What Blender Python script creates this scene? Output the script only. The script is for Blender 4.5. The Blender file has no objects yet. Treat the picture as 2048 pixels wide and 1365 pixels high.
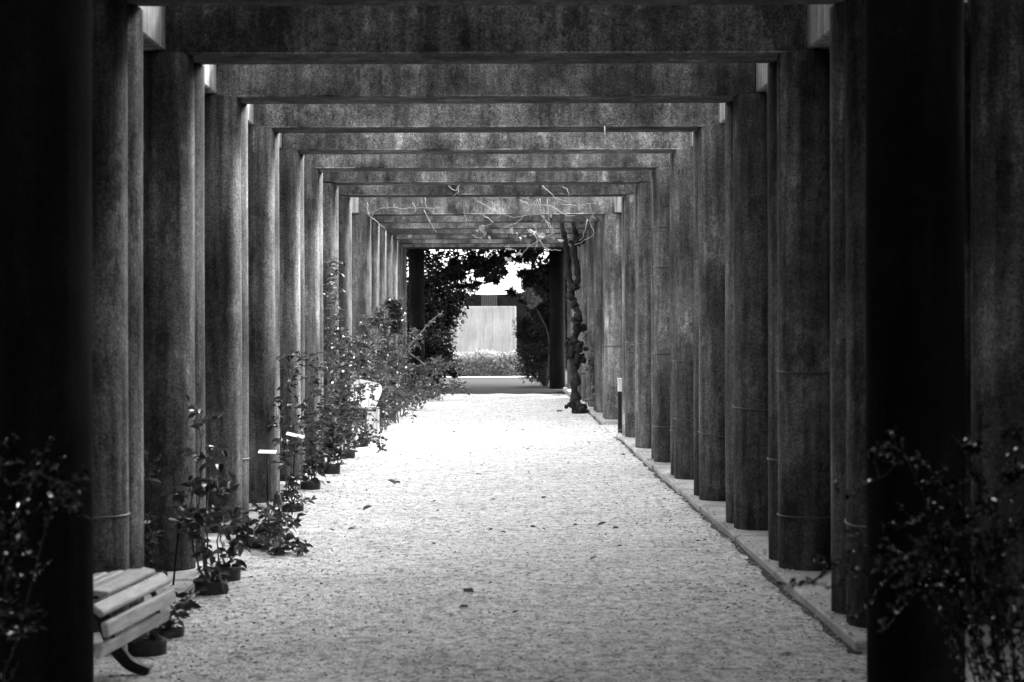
import bpy, math, random
from mathutils import Vector, Matrix
R = math.radians
F = 3760.0            # focal length in photo pixels
VX, VY = 974.0, 642.0 # vanishing point of the walk
EYE = 1.6
scene = bpy.context.scene
C = scene.collection
# ------------------------------------------------------------ camera, world, sun, exposure
cam_d = bpy.data.cameras.new("camera"); cam = bpy.data.objects.new("camera", cam_d); C.objects.link(cam)
cam.location = (0, 0, EYE); cam.rotation_euler = (R(90), R(0.15), 0)
cam_d.sensor_width = 36; cam_d.lens = F/2048*36
cam_d.shift_x = 50/2048; cam_d.shift_y = -40.5/2048
cam_d.clip_start = .1; cam_d.clip_end = 600
cam_d.dof.use_dof = True; cam_d.dof.focus_distance = 21; cam_d.dof.aperture_fstop = 4.0
scene.camera = cam
SUN_EL, SUN_AZ = 33, 50     # azimuth measured from straight ahead (+y), negative = left
w = bpy.data.worlds.new("World"); scene.world = w; w.use_nodes = True
nt = w.node_tree; bg = nt.nodes['Background']
sky = nt.nodes.new('ShaderNodeTexSky'); sky.sky_type = 'NISHITA'; sky.sun_disc = False
sky.sun_elevation = R(SUN_EL); sky.sun_rotation = R(SUN_AZ)
sky.air_density = 1.6; sky.dust_density = 3.5
bw = nt.nodes.new('ShaderNodeRGBToBW')
nt.links.new(sky.outputs[0], bw.inputs[0]); nt.links.new(bw.outputs[0], bg.inputs[0])
bg.inputs[1].default_value = 0.15
sd = bpy.data.lights.new("sun", 'SUN'); sun = bpy.data.objects.new("sun", sd); C.objects.link(sun)
sd.energy = 0.9; sd.angle = R(10); sd.color = (1, 1, 1)
dv = Vector((math.sin(R(SUN_AZ))*math.cos(R(SUN_EL)), math.cos(R(SUN_AZ))*math.cos(R(SUN_EL)), math.sin(R(SUN_EL))))
sun.rotation_euler = dv.to_track_quat('Z', 'Y').to_euler(); sun.location = (0, 0, 30)
scene.view_settings.view_transform = 'Standard'; scene.view_settings.look = 'None'
scene.view_settings.exposure = 3.6; scene.view_settings.gamma = 1
scene.cycles.max_bounces = 8; scene.cycles.diffuse_bounces = 4; scene.cycles.use_denoising = True

# ------------------------------------------------------------ helpers
def P(x, y, D): return Vector(((x-VX)*D/F, D, EYE-(y-VY)*D/F))
def gD(y, z=0): return F*(EYE-z)/(y-VY)
def tag(o, label=None, cat=None, group=None, kind=None):
    if label: o['label'] = label
    if cat: o['category'] = cat
    if group: o['group'] = group
    if kind: o['kind'] = kind
    return o
def empty(name, loc, label, cat, group=None, rz=0):
    o = bpy.data.objects.new(name, None); C.objects.link(o); o.location = loc; o.rotation_euler = (0, 0, rz)
    o.empty_display_size = .2
    return tag(o, label, cat, group)
class MB:
    def __init__(s): s.v = []; s.f = []; s.sm = []
    def add(s, vs, fs, smooth=False):
        n = len(s.v); s.v += [tuple(v) for v in vs]; s.f += [tuple(i+n for i in f) for f in fs]; s.sm += [smooth]*len(fs)
    def box(s, x0, x1, y0, y1, z0, z1, M=None, c=0.0):
        if c <= 0:
            vs = [Vector(p) for p in ((x0,y0,z0),(x1,y0,z0),(x1,y1,z0),(x0,y1,z0),(x0,y0,z1),(x1,y0,z1),(x1,y1,z1),(x0,y1,z1))]
            fs = [(0,3,2,1),(4,5,6,7),(0,1,5,4),(1,2,6,5),(2,3,7,6),(3,0,4,7)]
        else: # chamfered box: 24 verts
            vs = []; idx = {}
            X = (x0, x1); Y = (y0, y1); Z = (z0, z1)
            for i in (0,1):
                for j in (0,1):
                    for k in (0,1):
                        sx, sy, sz = (1-2*i)*c, (1-2*j)*c, (1-2*k)*c
                        idx[i,j,k,'x'] = len(vs); vs.append(Vector((X[i], Y[j]+sy, Z[k]+sz)))
                        idx[i,j,k,'y'] = len(vs); vs.append(Vector((X[i]+sx, Y[j], Z[k]+sz)))
                        idx[i,j,k,'z'] = len(vs); vs.append(Vector((X[i]+sx, Y[j]+sy, Z[k])))
            fs = []
            def q(l, flip):
                fs.append(tuple(reversed(l)) if flip else tuple(l))
            for i in (0,1):
                q([idx[i,0,0,'x'],idx[i,1,0,'x'],idx[i,1,1,'x'],idx[i,0,1,'x']], i == 0)
                q([idx[0,i,0,'y'],idx[0,i,1,'y'],idx[1,i,1,'y'],idx[1,i,0,'y']], i == 0)
                q([idx[0,0,i,'z'],idx[1,0,i,'z'],idx[1,1,i,'z'],idx[0,1,i,'z']], i == 0)
            for a in (0,1):
                for b in (0,1):
                    q([idx[0,a,b,'y'],idx[1,a,b,'y'],idx[1,a,b,'z'],idx[0,a,b,'z']], (a ^ b) == 1)
                    q([idx[a,0,b,'x'],idx[a,0,b,'z'],idx[a,1,b,'z'],idx[a,1,b,'x']], (a ^ b) == 0)
                    q([idx[a,b,0,'x'],idx[a,b,1,'x'],idx[a,b,1,'y'],idx[a,b,0,'y']], (a ^ b) == 0)
                    for k in (0,1):
                        q([idx[a,b,k,'x'],idx[a,b,k,'y'],idx[a,b,k,'z']], (a ^ b ^ k) == 1)
        if M is not None: vs = [M @ v for v in vs]
        s.add(vs, fs)
    def tube(s, pts, rad, n=6, cap=True):
        pts = [Vector(p) for p in pts]
        if not isinstance(rad, (list, tuple)): rad = [rad]*len(pts)
        rings = []; up = Vector((0.13, .21, 1)).normalized(); vs = []
        t0 = (pts[1]-pts[0]).normalized(); a = t0.cross(up)
        if a.length < .1: a = t0.cross(Vector((1,0,0)))
        a.normalize()
        for i, p in enumerate(pts):
            t = (pts[min(i+1, len(pts)-1)]-pts[max(i-1, 0)]).normalized()
            a = (a - t*a.dot(t)).normalized(); b = t.cross(a)
            for k in range(n):
                th = 2*math.pi*k/n
                vs.append(p + (a*math.cos(th)+b*math.sin(th))*rad[i])
        fs = []
        for i in range(len(pts)-1):
            for k in range(n):
                k2 = (k+1) % n
                fs.append((i*n+k, i*n+k2, (i+1)*n+k2, (i+1)*n+k))
        if cap:
            fs.append(tuple(range(n-1, -1, -1))); fs.append(tuple((len(pts)-1)*n+k for k in range(n)))
        s.add(vs, fs, True)
    def lathe(s, prof, n=32, c=(0,0,0), jitter=None):
        vs = []; c = Vector(c)
        for (r, z) in prof:
            for k in range(n):
                th = 2*math.pi*k/n; rr = r*(jitter(th, z) if jitter else 1)
                vs.append(c+Vector((rr*math.cos(th), rr*math.sin(th), z)))
        fs = []
        for i in range(len(prof)-1):
            for k in range(n):
                k2 = (k+1) % n; fs.append((i*n+k, i*n+k2, (i+1)*n+k2, (i+1)*n+k))
        s.add(vs, fs, True)
        s.add([c+Vector((prof[0][0]*math.cos(2*math.pi*k/n), prof[0][0]*math.sin(2*math.pi*k/n), prof[0][1])) for k in range(n)], [tuple(range(n-1,-1,-1))])
        s.add([c+Vector((prof[-1][0]*math.cos(2*math.pi*k/n), prof[-1][0]*math.sin(2*math.pi*k/n), prof[-1][1])) for k in range(n)], [tuple(range(n))])
    def blob(s, c, r, rng, n=10, m=7, amp=.25, sq=(1,1,1)):
        vs = []; fs = []; c = Vector(c)
        ph = [rng.uniform(0, 6.3) for _ in range(6)]
        for i in range(m+1):
            la = -math.pi/2+math.pi*i/m
            for k in range(n):
                lo = 2*math.pi*k/n
                d = Vector((math.cos(la)*math.cos(lo), math.cos(la)*math.sin(lo), math.sin(la)))
                rr = r*(1+amp*(math.sin(3*d.x+ph[0])*math.sin(4*d.y+ph[1])+.5*math.sin(7*d.z+ph[2])*math.cos(6*d.x+ph[3])))
                vs.append(c+Vector((d.x*sq[0], d.y*sq[1], d.z*sq[2]))*rr)
        for i in range(m):
            for k in range(n):
                k2 = (k+1) % n; fs.append((i*n+k, i*n+k2, (i+1)*n+k2, (i+1)*n+k))
        s.add(vs, fs, True)
    def leaf(s, p, d, nrm, L, W, fold=.25, curl=.15):
        d = d.normalized(); sd_ = d.cross(nrm)
        if sd_.length < .05: sd_ = d.cross(Vector((1, .3, 0)))
        sd_.normalize(); nn = sd_.cross(d).normalized()
        b = p; t = p+d*L-nn*L*curl
        vs = [b, b+d*L*.25+sd_*W*.42+nn*W*fold, b+d*L*.65+sd_*W*.4+nn*W*fold-nn*L*curl*.3, t,
              b+d*L*.65-sd_*W*.4+nn*W*fold-nn*L*curl*.3, b+d*L*.25-sd_*W*.42+nn*W*fold]
        s.add(vs, [(0,1,2,3), (0,3,4,5)])
    def build(s, name, mat, parent=None, loc=None):
        me = bpy.data.meshes.new(name); me.from_pydata(s.v, [], s.f)
        me.polygons.foreach_set('use_smooth', s.sm)
        me.materials.append(mat); me.update()
        o = bpy.data.objects.new(name, me); C.objects.link(o)
        if parent is not None:
            o.parent = parent
        if loc is not None: o.location = loc
        return o

# ------------------------------------------------------------ materials
def mat(name, rough=.8, spec=.3):
    m = bpy.data.materials.new(name); m.use_nodes = True
    b = m.node_tree.nodes['Principled BSDF']; b.inputs['Roughness'].default_value = rough
    b.inputs['Specular IOR Level'].default_value = spec
    return m, m.node_tree, b
def N(nt, t, **k):
    n = nt.nodes.new(t)
    for a, v in k.items():
        if a in n.inputs: n.inputs[a].default_value = v
        else: setattr(n, a, v)
    return n
def ramp(nt, src, stops):
    r = nt.nodes.new('ShaderNodeValToRGB'); nt.links.new(src, r.inputs[0])
    e = r.color_ramp.elements
    while len(e) < len(stops): e.new(.5)
    for i, (p, v) in enumerate(stops): e[i].position = p; e[i].color = (v, v, v, 1)
    return r.outputs[0]
def mul(nt, a, b):
    m = nt.nodes.new('ShaderNodeMath'); m.operation = 'MULTIPLY'
    for i, x in enumerate((a, b)):
        if isinstance(x, (int, float)): m.inputs[i].default_value = x
        else: nt.links.new(x, m.inputs[i])
    return m.outputs[0]
def math2(nt, op, a, b):
    m = nt.nodes.new('ShaderNodeMath'); m.operation = op
    for i, x in enumerate((a, b)):
        if isinstance(x, (int, float)): m.inputs[i].default_value = x
        else: nt.links.new(x, m.inputs[i])
    return m.outputs[0]
def vec(nt, scale=(1,1,1), world=True, rnd=True):
    if world:
        g = nt.nodes.new('ShaderNodeNewGeometry'); src = g.outputs['Position']
    else:
        g = nt.nodes.new('ShaderNodeTexCoord'); src = g.outputs['Object']
    mp = nt.nodes.new('ShaderNodeMapping'); mp.inputs['Scale'].default_value = scale
    nt.links.new(src, mp.inputs['Vector']); return mp.outputs[0]
def noise(nt, v, scale, detail=4, rough=.6):
    n = nt.nodes.new('ShaderNodeTexNoise'); n.inputs['Scale'].default_value = scale
    n.inputs['Detail'].default_value = detail; n.inputs['Roughness'].default_value = rough
    nt.links.new(v, n.inputs['Vector']); return n.outputs['Fac']
def bump(nt, b, h, strength, dist):
    n = nt.nodes.new('ShaderNodeBump'); n.inputs['Strength'].default_value = strength; n.inputs['Distance'].default_value = dist
    nt.links.new(h, n.inputs['Height']); nt.links.new(n.outputs[0], b.inputs['Normal'])
def concrete(name, base, lo=.55, streak=.7, patch=.8, grain=.5, vertical=True, boards=0, stain=0, blotch=0):
    m, nt, b = mat(name, .9, .2)
    v = vec(nt)
    vs = vec(nt, (5, 5, .35) if vertical else (1.2, 1.2, 1.2))
    st = ramp(nt, noise(nt, vs, 3.0, 4, .6), [(.36, 1-streak*.5), (.62, 1+streak*.25)])
    st2 = ramp(nt, noise(nt, vec(nt, (1.6, 1.6, .22) if vertical else (.5, .5, .5)), 3.0, 3, .5), [(.38, 1-streak*.3), (.6, 1+streak*.25)])
    st = mul(nt, st, st2)
    pt = ramp(nt, noise(nt, v, 1.7, 6, .65), [(.36, 1-patch*.55), (.52, 1), (.68, 1+patch*.45)])
    gr = ramp(nt, noise(nt, v, 70, 3, .7), [(.33, 1-grain*.75), (.5, 1), (.68, 1+grain*.7)])
    g2 = ramp(nt, noise(nt, v, 34, 4, .8), [(.36, 1-grain*.28), (.52, 1), (.66, 1+grain*.25)]); gr = mul(nt, gr, g2)
    mo = ramp(nt, noise(nt, v, 14, 5, .7), [(.38, 1-patch*.25), (.6, 1+patch*.15)])
    brd = ramp(nt, noise(nt, v, .75, 4, .6), [(.36, 1-patch*.38), (.5, 1), (.64, 1+patch*.35)]); mo = mul(nt, mo, brd)
    oi = nt.nodes.new('ShaderNodeObjectInfo')
    rn = math2(nt, 'ADD', mul(nt, oi.outputs['Random'], .6), .7)
    c = mul(nt, mul(nt, mul(nt, st, pt), mul(nt, gr, mo)), mul(nt, rn, base))
    if boards:
        vb = vec(nt, (1, 1, .02)); wv = noise(nt, vb, boards, 3, .8)
        c = mul(nt, c, ramp(nt, wv, [(.35, .45), (.5, 1), (.6, 1.25)]))
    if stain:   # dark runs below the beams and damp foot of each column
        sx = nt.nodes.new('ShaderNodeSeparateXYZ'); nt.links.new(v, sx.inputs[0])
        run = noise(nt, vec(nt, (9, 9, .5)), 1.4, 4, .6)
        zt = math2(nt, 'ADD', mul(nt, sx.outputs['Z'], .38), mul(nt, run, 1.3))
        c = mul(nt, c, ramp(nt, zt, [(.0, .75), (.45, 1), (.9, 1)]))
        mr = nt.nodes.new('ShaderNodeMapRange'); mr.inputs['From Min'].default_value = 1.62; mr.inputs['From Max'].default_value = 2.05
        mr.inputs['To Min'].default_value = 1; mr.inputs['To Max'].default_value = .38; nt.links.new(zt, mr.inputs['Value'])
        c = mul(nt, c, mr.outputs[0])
        big = ramp(nt, noise(nt, v, .9, 3, .5), [(.35, .72), (.62, 1.3)]); c = mul(nt, c, big)
    if blotch:  # crisp edged pale lichen and dark algae patches
        vb2 = vec(nt, (1, 1, .55)); bn_ = noise(nt, vb2, 2.6, 8, .78)
        c = mul(nt, c, ramp(nt, bn_, [(.40, .5), (.44, 1), (.57, 1), (.61, 1.7)]))
        b3 = noise(nt, vec(nt, (1, 1, .4)), 8.5, 7, .8); c = mul(nt, c, ramp(nt, b3, [(.37, .6), (.41, 1), (.60, 1), (.63, 1.5)]))
    # pale lichen flecks and small dark pits
    vo = nt.nodes.new('ShaderNodeTexVoronoi'); vo.inputs['Scale'].default_value = 26; nt.links.new(v, vo.inputs['Vector'])
    pit = ramp(nt, vo.outputs['Distance'], [(.05, .45), (.12, 1)])
    c = mul(nt, c, pit)
    nt.links.new(c, b.inputs['Base Color'])
    bump(nt, b, gr, .5, .003)
    return m
def plain(name, v, rough=.6, spec=.4, var=.15, sc=12, metal=0):
    m, nt, b = mat(name, rough, spec); b.inputs['Metallic'].default_value = metal
    n = noise(nt, vec(nt), sc, 5, .6)
    nt.links.new(mul(nt, ramp(nt, n, [(.35, 1-var), (.65, 1+var)]), v), b.inputs['Base Color'])
    return m
def foliage(name, v, rough=.4, spec=.5, trans=.25, var=.5):
    m, nt, b = mat(name, rough, spec)
    oi = nt.nodes.new('ShaderNodeNewGeometry')
    c = math2(nt, 'ADD', mul(nt, oi.outputs['Random Per Island'], 2*var*v), v*(1-var))
    n = noise(nt, vec(nt), 3.0, 3, .6)
    c = mul(nt, c, ramp(nt, n, [(.35, .6), (.65, 1.4)]))
    nt.links.new(c, b.inputs['Base Color'])
    tr = nt.nodes.new('ShaderNodeBsdfTranslucent'); nt.links.new(c, tr.inputs[0])
    mx = nt.nodes.new('ShaderNodeMixShader'); mx.inputs[0].default_value = trans
    out = nt.nodes['Material Output']
    nt.links.new(b.outputs[0], mx.inputs[1]); nt.links.new(tr.outputs[0], mx.inputs[2]); nt.links.new(mx.outputs[0], out.inputs[0])
    return m
M = {}
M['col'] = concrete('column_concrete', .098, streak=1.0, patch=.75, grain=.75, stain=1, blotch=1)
M['shadecol'] = concrete('shaded_gateway_concrete', .009, streak=.7, patch=.6, grain=.5)  # column concrete with the gateway shade painted into its base colour
M['shadecol'].node_tree.nodes['Principled BSDF'].inputs['Specular IOR Level'].default_value = .04
M['arris'] = concrete('worn_arris_concrete', .34, streak=.6, patch=1.6, grain=.8)
M['beam'] = concrete('beam_concrete', .098, streak=.8, patch=1.1, grain=.9, blotch=1)
M['edge'] = concrete('board_marked_concrete', .25, streak=.6, patch=.3, grain=.3, boards=16)
M['ledge'] = concrete('ledge_concrete', .36, streak=.2, patch=.4, grain=.4, vertical=False)
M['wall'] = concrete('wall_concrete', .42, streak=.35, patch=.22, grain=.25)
M['slab'] = concrete('slab_concrete', .1, vertical=False)
M['wire'] = plain('wire_metal', .04, .5, .5)
M['wirelight'] = plain('pale_wire', .12, .5, .5)
M['render'] = plain('dark_render', .010, .9, .02, .3, 3)
M['pot'] = plain('black_plastic_pot', .02, .5, .4)
M['soil'] = plain('dark_soil', .06, .95, .1, .5, 60)
M['black'] = plain('black_painted_metal', .012, .5, .2)
M['white'] = plain('white_enamel', .6, .4, .4, .04)
M['label'] = plain('label_plate_metal', .6, .45, .4, .05)
M['rib'] = plain('grey_rib', .04)
M['stem'] = plain('rose_stem', .09, .7, .3, .4, 40)
M['twig'] = plain('pale_twig', .24, .8, .2, .3, 40)
M['bark'] = concrete('dark_bark', .025, streak=1.0, patch=1.0, grain=.9)
M['leaf'] = foliage('rose_leaf', .05, .3, .7, .2, .8)
M['leafpale'] = foliage('pale_leaf', .16, .5, .4, .3)
M['leafdark'] = foliage('evergreen_leaf', .022, .4, .45, .12)
M['conif'] = foliage('conifer_leaf', .02, .6, .3, .08)
M['hedge'] = foliage('hedge_leaf', .28, .45, .4, .25, .6)
M['gloss'] = foliage('glossy_leaf', .012, .2, .9, .1)
M['dry'] = foliage('dry_leaf', .09, .8, .2, .1)
def wood():
    m, nt, b = mat('weathered_slat', .55, .35)
    v = vec(nt, (14, 1.2, 14), world=False)
    n = noise(nt, v, 6, 5, .65); n2 = noise(nt, vec(nt), 5, 4, .6)
    c = mul(nt, mul(nt, ramp(nt, n, [(.35, .7), (.6, 1.1)]), ramp(nt, n2, [(.35, .8), (.6, 1.1)])), .46)
    nt.links.new(c, b.inputs['Base Color']); bump(nt, b, n, .3, .002); return m
M['wood'] = wood()
def gravel():
    m, nt, b = mat('pale_gravel', .95, .15)
    v = vec(nt)
    vo = nt.nodes.new('ShaderNodeTexVoronoi'); vo.inputs['Scale'].default_value = 62; nt.links.new(v, vo.inputs['Vector'])
    stone = ramp(nt, vo.outputs['Color'], [(0, .62), (.25, .9), (1, 1.05)])
    gap = ramp(nt, vo.outputs['Distance'], [(.35, 1), (.75, .62)])
    f1 = ramp(nt, noise(nt, vec(nt, (1, .7, 1)), 17, 7, .85), [(.37, .1), (.46, .72), (.56, 1.0)])
    f2 = ramp(nt, noise(nt, v, 2.2, 5, .65), [(.34, .8), (.56, 1.0)])
    f3 = ramp(nt, noise(nt, v, 8, 5, .75), [(.36, .62), (.5, 1.0)])
    c = mul(nt, mul(nt, mul(nt, stone, gap), f3), mul(nt, mul(nt, f1, f2), .86))
    nt.links.new(c, b.inputs['Base Color'])
    h = math2(nt, 'ADD', mul(nt, vo.outputs['Distance'], -1.0), mul(nt, noise(nt, v, 24, 4, .7), 2.0))
    bump(nt, b, h, .7, .012)
    return m
M['gravel'] = gravel()
M['stone'] = foliage('gravel_stone', .55, .9, .1, 0, .6)
def earth():
    m, nt, b = mat('dark_earth', .95, .1)
    v = vec(nt)
    c = mul(nt, mul(nt, ramp(nt, noise(nt, v, 30, 5, .7), [(.35, .4), (.6, 1.2)]), ramp(nt, noise(nt, v, 2, 4, .6), [(.35, .6), (.6, 1.1)])), .016)
    nt.links.new(c, b.inputs['Base Color']); bump(nt, b, c, .6, .02); return m
M['earth'] = earth()

# ------------------------------------------------------------ ground
g = MB(); g.add([(-300,-200,-.03),(300,-200,-.03),(300,400,-.03),(-300,400,-.03)], [(0,1,2,3)])
tag(g.build('ground', M['earth']), kind='structure')
rng = random.Random(3)
g = MB()
NXc, NYc = 60, 300
def gz(x, y): return .006*math.sin(x*2.1+y*.7)+.005*math.sin(y*1.7-x*1.3)+.004*math.sin(y*3.9+x*3.1)
vs = []; fs = []
for j in range(NYc+1):
    for i in range(NXc+1):
        x = -3.2+6.4*i/NXc; y = 3+38*j/NYc; y += (0 if j < NYc else .35*math.sin(x*3)+.2*math.sin(x*7))
        vs.append((x, y, gz(x, y)+rng.uniform(-.0015, .0015)))
for j in range(NYc):
    for i in range(NXc):
        a = j*(NXc+1)+i; fs.append((a, a+1, a+NXc+2, a+NXc+1))
g.add(vs, fs, True)
tag(g.build('path', M['gravel']), kind='structure')
g = MB(); g.add([(-3.2,-8,0),(3.2,-8,0),(3.2,3.01,0),(-3.2,3.01,0)], [(0,1,2,3)])
tag(g.build('path', M['gravel']), kind='structure')
g = MB(); g.add([(-2.4,53.9,-.02),(2.0,53.9,-.02),(2.0,54.9,-.02),(-2.4,54.9,-.02)], [(0,1,2,3)])
tag(g.build('path', M['gravel']), kind='structure')

# ------------------------------------------------------------ pergola
SP = 2.21; D2 = 11.6; HB = 3.27; BH = .46; CR = .185; IN = 1.83
def FD(n): return D2+(n-2)*SP
BEAMT = .50
frames = [n for n in range(1, 17) if n != 9]
pg = empty('pergola', (0, FD(1), 0), 'long weathered concrete pergola of round paired columns and deep crossbeams framing the gravel walk', 'pergola')
OX, OY = 0, -FD(1)
def column_mesh(seed):
    rr = random.Random(seed); b = MB(); ph = rr.uniform(0, 6)
    prof = [(CR-.004, .012)] + [(CR, .016)] + [(CR+.0015*math.sin(z*2+ph), z) for z in (.5, 1, 1.5, 2, 2.5, 3)] + [(CR, HB-.012), (CR-.006, HB-.004)]
    b.lathe(prof, 40)
    me = bpy.data.meshes.new('column'); me.from_pydata(b.v, [], b.f); me.polygons.foreach_set('use_smooth', b.sm)
    me.materials.append(M['col']); return me
cmesh = [column_mesh(i) for i in range(5)]
rng = random.Random(11)
cols = {}
def column(x, y, key, lean=0):
    o = bpy.data.objects.new('column', rng.choice(cmesh)); C.objects.link(o); o.parent = pg
    o.location = (x, y+OY, 0); o.rotation_euler = (rng.uniform(-.001, .001), lean, rng.uniform(0, 6.28)); cols[key] = o
    return o
def ring(col, z, tilt=0, mt='wire', r=.006):
    b = MB(); n = 28; pts = []
    for k in range(n+1):
        th = 2*math.pi*k/n; pts.append(((CR+.004)*math.cos(th), (CR+.004)*math.sin(th), z+tilt*math.cos(th)))
    b.tube(pts, r, 5, False)
    o = b.build('wire_tie', M[mt], col); return o
PS = 2*CR+.045
def arris(o):      # worn paler edges along the beam
    o.data.materials.append(M['arris'])
    for p in o.data.polygons:
        if p.index >= 6 and p.area > .004: p.material_index = 1
for n in frames:
    for s in (-1, 1):
        for k in (0, 1):
            column(s*(IN+CR+rng.uniform(-.006, .006)), FD(n)+CR+k*PS, (n, s, k))
    y0 = FD(n)+.09
    b = MB(); j = rng.uniform(-.01, .01)
    b.box(-(IN+CR)+.02, IN+CR-.02, y0+OY, y0+BEAMT+OY, HB+j, HB+BH, c=.010)
    arris(b.build('crossbeam', M['beam'], pg))
for n in (1, 2, 3, 4):
    for s in (-1, 1):
        for k in (0, 1):
            column(s*(2.47+CR), FD(n)+CR+k*PS, (n, 2*s, k))
for s in (-1, 1):
    for (ya, yb) in ((FD(1)-.02, FD(8)+.72), (FD(10)-.05, FD(16)+.9)):
        b = MB()
        x0, x1 = s*(IN+CR-.018), s*(IN+CR+.42)
        b.box(min(x0, x1), max(x0, x1), ya+OY, yb+OY, HB+.008, HB+BH+.03, c=.012)
        b.build('edge_beam', M['edge'], pg)
# narrower gateway frames at both ends of the walk
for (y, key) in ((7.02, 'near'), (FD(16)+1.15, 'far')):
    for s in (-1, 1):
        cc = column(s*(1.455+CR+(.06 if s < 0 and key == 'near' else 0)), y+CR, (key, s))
        cc.data = cc.data.copy(); cc.data.materials[0] = M['shadecol']  # gateway columns take the concrete copy with shade in its colour
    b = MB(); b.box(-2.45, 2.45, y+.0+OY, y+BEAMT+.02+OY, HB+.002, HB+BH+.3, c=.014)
    b.build('crossbeam', M['shadecol'] if key == 'near' else M['beam'], pg)
# wire ties
for key, zs in {(3,1,0):[(.95,.01)], (4,1,0):[(.62,.02)], (5,1,0):[(.62,.02),(1.2,.0)], (5,1,1):[(.5,0)], (6,1,0):[(.45,.01),(1.25,.02),(2.2,.02),(2.62,0)],
                (6,1,1):[(1.0,0),(2.1,0)], (7,1,0):[(.6,0),(1.3,.02),(2.0,.03),(2.75,0)], (7,1,1):[(.9,0),(1.7,0),(2.5,0)], (2,1,0):[(.38,0),(1.28,.01)], (2,1,1):[(.7,0)],
                (10,1,0):[(1.2,0)], (11,1,0):[(1.0,0),(1.8,0)], (12,1,0):[(.7,0),(1.5,.02),(2.0,0)], (1,1,0):[(.6,.04)],
                (2,-1,1):[(.72,0)], (3,-1,1):[(.55,0)], (7,-1,0):[(1.0,0),(2.0,0)], (5,-1,0):[(1.15,.02)], (1,-1,0):[(.62,0)]}.items():
    for (z, t) in zs: ring(cols[key], z, t, 'wirelight' if key in ((1,1,0),(1,-1,0),('near',-1)) else 'wire')
# concrete ledge (kerb) under the columns
for s in (-1, 1):
    for (ya, yb) in ((9.06, FD(8)+.95), (FD(10)-.35, FD(16)+1.0)):
        y = ya
        while y < yb-.1:
            y2 = min(y+2.21, yb); b = MB()
            x0, x1 = s*1.768, s*3.0; jz = rng.uniform(-.007, .007); jx = rng.uniform(-.014, .014)
            b.box(min(x0, x1)+jx, max(x0, x1)+jx, y+.004, y2-.004, -.05, .052+jz, c=.01)
            tag(b.build('kerb', M['ledge']), kind='structure'); y = y2
# unseen roof and walls added around the camera to block light
pw = empty('light_block_shell', (0, 0, 0), 'added unseen porch with solid concrete roof at the near end of the pergola', 'blocker')
b = MB(); b.box(-6, 6, -6, 5.9, HB+.13, HB+.45, c=.02); b.build('roof', M['slab'], pw)
b = MB(); b.box(-6, 6, -6.4, -6.01, 0, HB+.12); b.build('wall', M['slab'], pw)
for s in (-1, 1):
    b = MB(); b.box(min(s*3.3, s*3.6), max(s*3.3, s*3.6), -6, 5.5, 0, HB+.12); b.build('wall', M['slab'], pw)

# ------------------------------------------------------------ plants
UP = Vector((0, 0, 1))
def rdir(rg, up=.3):
    v = Vector((rg.gauss(0, 1), rg.gauss(0, 1), rg.gauss(0, .7)+up)); return v.normalized()
def curve_pts(ctrl, n=8):
    ctrl = [Vector(c) for c in ctrl]
    if len(ctrl) == 2: return [ctrl[0].lerp(ctrl[1], i/n) for i in range(n+1)]
    c = [ctrl[0]*2-ctrl[1]]+ctrl+[ctrl[-1]*2-ctrl[-2]]; out = []
    for i in range(1, len(c)-2):
        for k in range(n):
            t = k/n
            out.append(.5*((2*c[i])+(-c[i-1]+c[i+1])*t+(2*c[i-1]-5*c[i]+4*c[i+1]-c[i+2])*t*t+(-c[i-1]+3*c[i]-3*c[i+1]+c[i+2])*t**3))
    out.append(ctrl[-1]); return out
def wig(pts, rg, a):
    return [p+Vector((rg.gauss(0, a), rg.gauss(0, a), rg.gauss(0, a))) if 0 < i < len(pts)-1 else p for i, p in enumerate(pts)]
def cane(st, lf, ctrl, r0, rg, dens, L=.05, side=.12, start=.15, sub=5):
    """one cane with side shoots that carry compound leaves; dens = shoots per metre"""
    pts = wig(curve_pts(ctrl, sub), rg, .008)
    ln = sum((pts[i+1]-pts[i]).length for i in range(len(pts)-1))
    st.tube(pts, [r0*(1-.65*i/len(pts)) for i in range(len(pts))], 5)
    for q in range(int(ln*dens+rg.random())):
        t = start+(1-start)*rg.random(); x = t*(len(pts)-1); i = min(int(x), len(pts)-2)
        p = pts[i].lerp(pts[i+1], x-i)
        d = rdir(rg, .35); s_ = side*rg.uniform(.4, 1.3); e = p+d*s_+Vector((0, 0, -.15*s_))
        if e.z < .05: e.z = .06+rg.random()*.05
        st.tube([p, p.lerp(e, .5)+UP*.01, e], [r0*.35, r0*.3, r0*.2], 3, False)
        for k in range(5):
            pp = p.lerp(e, .35+.65*(k//2*.5)) if k < 4 else e
            sdv = d.cross(UP)
            if sdv.length < .1: sdv = Vector((1, 0, 0))
            dd = (d*.5+sdv.normalized()*(1 if k % 2 else -1)*(1 if k < 4 else 0)+Vector((rg.gauss(0,.3), rg.gauss(0,.3), rg.gauss(-.1,.3)))).normalized()
            l = L*rg.uniform(.45, 1.3)
            lf.leaf(pp, dd, (UP*.8+rdir(rg, 0)).normalized(), l, l*rg.uniform(.5, .72), .25, rg.uniform(0, .4))
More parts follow.
